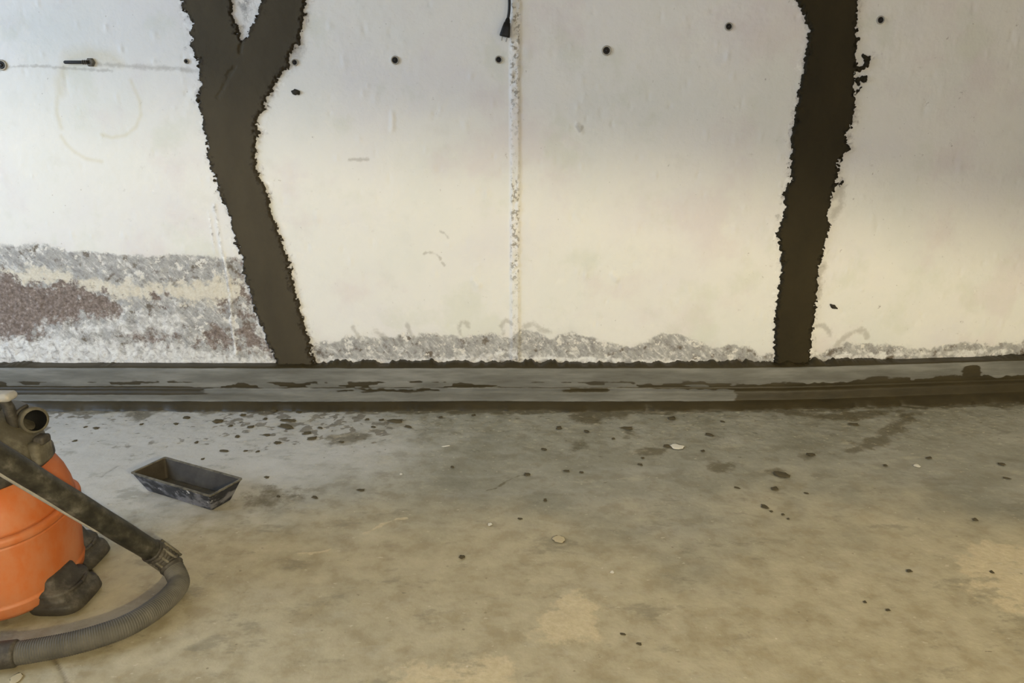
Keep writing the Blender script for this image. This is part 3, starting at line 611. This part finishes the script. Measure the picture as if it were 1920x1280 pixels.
# latches on the head
def placed_box(name, center, size, rz, mat, parent, bevel=.006):
    o = link(name, box_mesh(name, [(-size[0] / 2, size[0] / 2, -size[1] / 2, size[1] / 2, -size[2] / 2, size[2] / 2)], bevel, 3), mat, parent)
    o.location = center; o.rotation_euler = (0, 0, rz); return o
lt = placed_box('latch', (.180, .02, .366), (.030, .062, .060), 0.0, headm, vac, .011); placed_box('latch_pin', (.010, 0, .030), (.026, .034, .020), 0, dkm, lt, .006)
lt = placed_box('latch', (.128, -.105, .368), (.052, .030, .062), 0.75, headm, vac, .010); placed_box('latch_catch', (.012, -.014, .004), (.008, .012, .026), 0, litm, lt, .003)
placed_box('cable_hook', (.05, -.125, .38), (.04, .03, .05), 0.35, dkm, vac, .010)
# carrying handle with a pale grip on top
hp = catmull([(-.15, .02, .44), (-.14, .02, .475), (-.10, .02, .494), (.08, .02, .494), (.125, .02, .482), (.132, .02, .42)], 6)
h = link('handle', tube_mesh('handle', hp, .0125, 14), dkm, vac)
placed_box('grip', (.02, .02, .502), (.25, .040, .020), 0, litm, h, .009)
# bumper feet with wheels; the near right one shows
def foot(sx, sy):
    cx, cy = (sx * .213, -.030) if sy < 0 else (sx * .15, .13)
    prof = [(1.0, .003), (1.10, .007), (1.12, .022), (1.10, .029), (.99, .031), (.97, .047), (1.0, .049), (.98, .056), (.78, .059), (.75, .078), (.68, .084), (.4, .086)]
    rings = [[(cx + sx * 0 + (s * .056) * math.copysign(abs(math.cos(t)) ** .55, math.cos(t)) - sx * .45 * (z - .004), cy + (s * .066) * math.copysign(abs(math.sin(t)) ** .55, math.sin(t)), z) for t in np.linspace(0, 2 * math.pi, 40, endpoint=False)] for s, z in prof]
    f = link('bumper_foot', loft_mesh('bumper_foot', rings), dkm, vac)
    wh = [(cx + d, cy, .017) for d in (-.016, -.013, .013, .016)]
    link('wheel', tube_mesh('wheel', wh, [.012, .0165, .0165, .012], 18), darkm, f)
    link('ridge', tube_mesh('ridge', [(cx + .052 * math.cos(t) - sx * .012, cy + .062 * math.sin(t), .050) for t in np.linspace(0, 2 * math.pi, 24)], .0045, 8), dkm, f)
for sx in (-1, 1):
    for sy in (-1, 1): foot(sx, sy)

# ------------------------------------------------------------------ vacuum hose: stiff tube, cuff, ribbed hose on the floor
P0 = np.array((-1.030, -1.500, .455)); P1 = np.array(on_wall(288, 1034, -1.285))
d = (P1 - P0); hose = tag(empty('vacuum_hose', (P1[0], P1[1], 0)), 'black vacuum tube leaning on the orange tank, running into a ribbed grey hose', 'hose')
org = np.array((P1[0], P1[1], 0))
tm = NM('scuffed_black_tube', 0.45, 0.4)
tc = tm.ramp(tm.noise(26, 5, 0.65, vec=tm.mapped((1, 1, 1))), [(0.36, (24, 22, 15)), (0.5, (46, 43, 34)), (0.6, (66, 62, 52)), (0.7, (96, 91, 80))]); tm.color(tc); tm.bump(tm.noise(50, 4, 0.6), 0.25, 0.003)
up = catmull([(-1.30, -1.19, .490), (-1.31, -1.30, .60), (-1.27, -1.48, .70), (-1.17, -1.62, .690), tuple(P0 - d * .38), tuple(P0 - d * .15), tuple(P0), tuple(P0 + d * .3), tuple(P0 + d * .6), tuple(P1)], 8)
up, s = resample(up, 0.012)
link('tube', tube_mesh('tube', up - org, .0255 + .0007 * np.sin(s * 31) * np.sin(s * 13 + 1), 24), tm.m, hose)
# pale flat strip along the lower side of the tube
dn = d / np.linalg.norm(d); sd_ = np.cross(dn, (0, 0, 1)); sd_ /= np.linalg.norm(sd_); dnv = np.cross(sd_, dn); dnv = dnv if dnv[2] < 0 else -dnv
view = np.array((0, CAM_Y, CAM_H)) - (P0 + P1) / 2; view /= np.linalg.norm(view)
low = np.cross(dn, view); low /= np.linalg.norm(low); low = low if low[2] < 0 else -low
off = (0.93 * low + 0.15 * view) * .0262
link('side_strip', tube_mesh('side_strip', np.array([P0 - d * .3 + off, P0 + off, P0 + d * .35 + off, P0 + d * .62 + off, P0 + d * .70 + off * .9]) - org, [.0055, .0055, .0052, .0045, .002], 10), simple('pale_strip', (128, 124, 116), (156, 151, 142), 40, 0.6, 0.1), hose)
hp = [tuple(P1 - d * .02), tuple(P1 + dn * .045)] + [tuple(on_floor(*q, z)) for q, z in (((333, 1082), .034), ((331, 1102), .0275), ((297, 1136), .027), ((243, 1170), .027), ((175, 1195), .027), ((100, 1213), .027), ((0, 1228), .027))] + [(-1.22, -1.575, .027), (-1.42, -1.55, .027)]
HP = catmull(hp, 14); HP, s = resample(HP, 0.00117)
ribs = .0246 + .0006 * np.sin(2 * np.pi * s / 0.0047)
k0 = int(0.085 / 0.00117)
link('flexible_hose', tube_mesh('flexible_hose', HP[k0 - 14:] - org, ribs[k0 - 14:], 18), simple('hose_grey', (70, 67, 60), (88, 84, 76), 18, 0.62, 0.1, dust=((116, 111, 101), 0.5)), hose)
cuff, cs = resample(HP[:k0], 0.002)
cuffo = link('cuff', tube_mesh('cuff', cuff - org, .0275 + .0012 * np.sign(np.sin(2 * np.pi * cs / .012)), 24), dkm, hose)
for k in range(10):                                     # gripping teeth around the cuff
    a = 2 * math.pi * k / 10; pos = cuff[len(cuff) // 2]; t = cuff[len(cuff) // 2 + 1] - pos; t /= np.linalg.norm(t); n1 = np.cross(t, (0, 0, 1)); n1 /= np.linalg.norm(n1); n2 = np.cross(t, n1)
    o_ = (n1 * math.cos(a) + n2 * math.sin(a)) * .0285
    link('tooth', tube_mesh('tooth', np.array([pos + o_ - t * .030, pos + o_, pos + o_ + t * .030]) - org, .0035, 6), headm, cuffo)
ec = np.where(HP[:, 0] < on_floor(38, 1220, .027).x)[0][0]
link('end_cuff', tube_mesh('end_cuff', HP[ec:ec + 130:4] - org, np.r_[.0245, np.full(len(HP[ec:ec + 130:4]) - 2, .0285), .0245], 22), dkm, hose)

# ------------------------------------------------------------------ mortar crumbs and flakes on the floor
crm = simple('mortar_crumb_dark', (66, 58, 40), (92, 82, 60), 90, 0.8, 0.25)
rocks = [rock('mortar_crumb', 1.0, 200 + i, 0.45) for i in range(6)]
def crumb(px, py, wpx, hpx, label, group, mat=crm, i=0, name='mortar_crumb'):
    p = on_floor(px, py); dep = (p.y - CAM_Y) * CP + CAM_H * SP; s = wpx * dep / FPX / 2; el = math.atan2(CAM_H, p.y - CAM_Y)
    sy = max(hpx * dep / FPX / 2 / math.sin(el), s * 0.35)
    me = rocks[i % 6].copy() if mat is not crm else rocks[i % 6]
    if not me.materials: me.materials.append(mat)
    o = bpy.data.objects.new(name, me); COL.objects.link(o); me.shade_smooth()
    s *= 0.9; sy *= 0.9; hz_ = min(s, sy) * 0.4
    o.scale = (s, sy, hz_); o.location = (p.x, p.y, hz_ * 0.30 - 0.001); o.rotation_euler = (0, 0, 0.3 * math.sin(i * 2.1)); return tag(o, label, 'crumb', group)
named = [(1466, 890, 30, 12, 'largest dark mortar lump on the floor, in front of the right band'), (741, 789, 30, 8, 'flat oval mortar lump on the floor, near the cove below the first plug'), (866, 1044, 14, 8, 'lone black crumb in the middle of the bare floor'),
    (1048, 802, 13, 7, 'dark crumb below the wet blotch by the cove'), (1453, 916, 17, 7, 'dark split crumb just below the largest lump'), (1434, 950, 14, 9, 'dark crumb at the head of a short trail of crumbs'), (1168, 1188, 12, 5, 'oblong crumb on the tan floor, upper of two near the lower edge'),
    (1198, 1206, 10, 6, 'round crumb on the tan floor, lower of two near the lower edge'), (1878, 870, 16, 6, 'dark crumb near the right edge of the picture'), (1665, 1143, 11, 5, 'dark crumb left of the pale patch in the right corner'),
    (1860, 1072, 10, 6, 'dark crumb lying on the pale patch at the right edge'), (536, 800, 34, 8, 'long dark mortar smear lump, lower of a pair near the cove'), (540, 788, 34, 6, 'long dark mortar smear lump, upper of a pair near the cove'), (500, 894, 10, 5, 'lone crumb to the right of the black trough'),
    (988, 889, 15, 6, 'dark crumb at the end of the thin scratched line on the floor'), (1022, 937, 8, 6, 'small round crumb between the scratch and the tan flake'), (1829, 974, 12, 6, 'dark crumb above the pale patch on the right')]
for i, (px, py, a, b, t) in enumerate(named): crumb(px, py, a, b, t, 'mortar crumbs on the floor', i=i)
group_a = [(1446, 958, 7, 4), (1468, 964, 8, 4), (1478, 972, 7, 3)]
for i, q in enumerate(group_a): crumb(*q, 'one of three tiny crumbs trailing right of a dark crumb', 'trail of tiny crumbs', i=i + 2)
spots_ = [(350, 783, 16, 6), (330, 794, 10, 5), (408, 790, 24, 8), (432, 798, 10, 4), (470, 800, 16, 5), (497, 785, 9, 5), (445, 818, 10, 6), (500, 815, 14, 5), (520, 830, 18, 6), (575, 812, 20, 6), (585, 822, 22, 7), (600, 802, 12, 4), (560, 772, 12, 5), (512, 768, 20, 8),
          (455, 778, 14, 5), (688, 786, 10, 4), (715, 787, 12, 4), (765, 800, 16, 5), (700, 800, 10, 4), (640, 828, 10, 4), (460, 845, 10, 4), (483, 846, 9, 4), (380, 860, 8, 4), (368, 829, 8, 5), (420, 845, 20, 5), (180, 802, 12, 5), (160, 800, 8, 4), (140, 826, 10, 4), (265, 795, 8, 4)]
for i, q in enumerate(spots_): crumb(*q, 'dark mortar crumb in the scatter on the floor before the cove, left half', 'crumb scatter, left half', i=i)
spots2 = [(826, 782, 10, 4), (888, 778, 10, 4), (848, 875, 8, 4), (1020, 842, 12, 5), (1062, 882, 12, 4), (1090, 885, 10, 4), (1150, 822, 8, 4), (1260, 784, 18, 6), (1330, 815, 16, 6), (1355, 790, 9, 4), (1200, 870, 9, 5), (1205, 858, 8, 4), (1250, 836, 16, 6), (1318, 845, 10, 4), (1382, 914, 12, 4),
          (1512, 924, 9, 4), (1600, 795, 20, 6), (1520, 852, 20, 6), (1660, 872, 10, 4), (1742, 858, 16, 4), (1888, 896, 14, 4), (1100, 808, 10, 5), (1175, 802, 24, 6), (975, 972, 12, 4), (1705, 1070, 14, 6), (1622, 1128, 8, 5), (590, 932, 14, 5), (522, 930, 8, 4), (676, 918, 16, 5)]
for i, q in enumerate(spots2): crumb(*q, 'small dark mortar crumb scattered over the middle and right floor', 'crumb scatter, middle and right', i=i + 3)
whm = simple('white_plaster', (206, 200, 186), (226, 221, 208), 60, 0.7, 0.2); tnm = simple('tan_plaster', (176, 162, 132), (192, 178, 148), 60, 0.8, 0.2)
rocks = [rock('plaster_flake', 1.0, 240 + i, 0.45) for i in range(6)]
for i, (px, py, a, b, mt, t) in enumerate(((1269, 837, 26, 11, whm, 'largest white plaster flake on the floor, below the wall cove'), (1048, 1011, 28, 15, tnm, 'square tan plaster flake on the grey floor'), (919, 982, 8, 6, whm, 'tiny white plaster speck left of the tan flake'), (1148, 1072, 9, 6, whm, 'tiny white plaster speck right of and below the tan flake'),
        (836, 836, 18, 3, whm, 'thin white plaster splinter on the floor'), (1720, 873, 12, 7, whm, 'small white plaster crumb on the right part of the floor'), (752, 888, 6, 4, whm, 'tiny white plaster speck above the scraped line on the floor'), (30, 1272, 24, 22, tnm, 'pale tan chip in the lower left corner of the floor'))):
    o = crumb(px, py, a, b, t, 'plaster flakes on the floor', mt, i, 'plaster_flake'); o['category'] = 'flake'
    o.scale.z *= 0.22
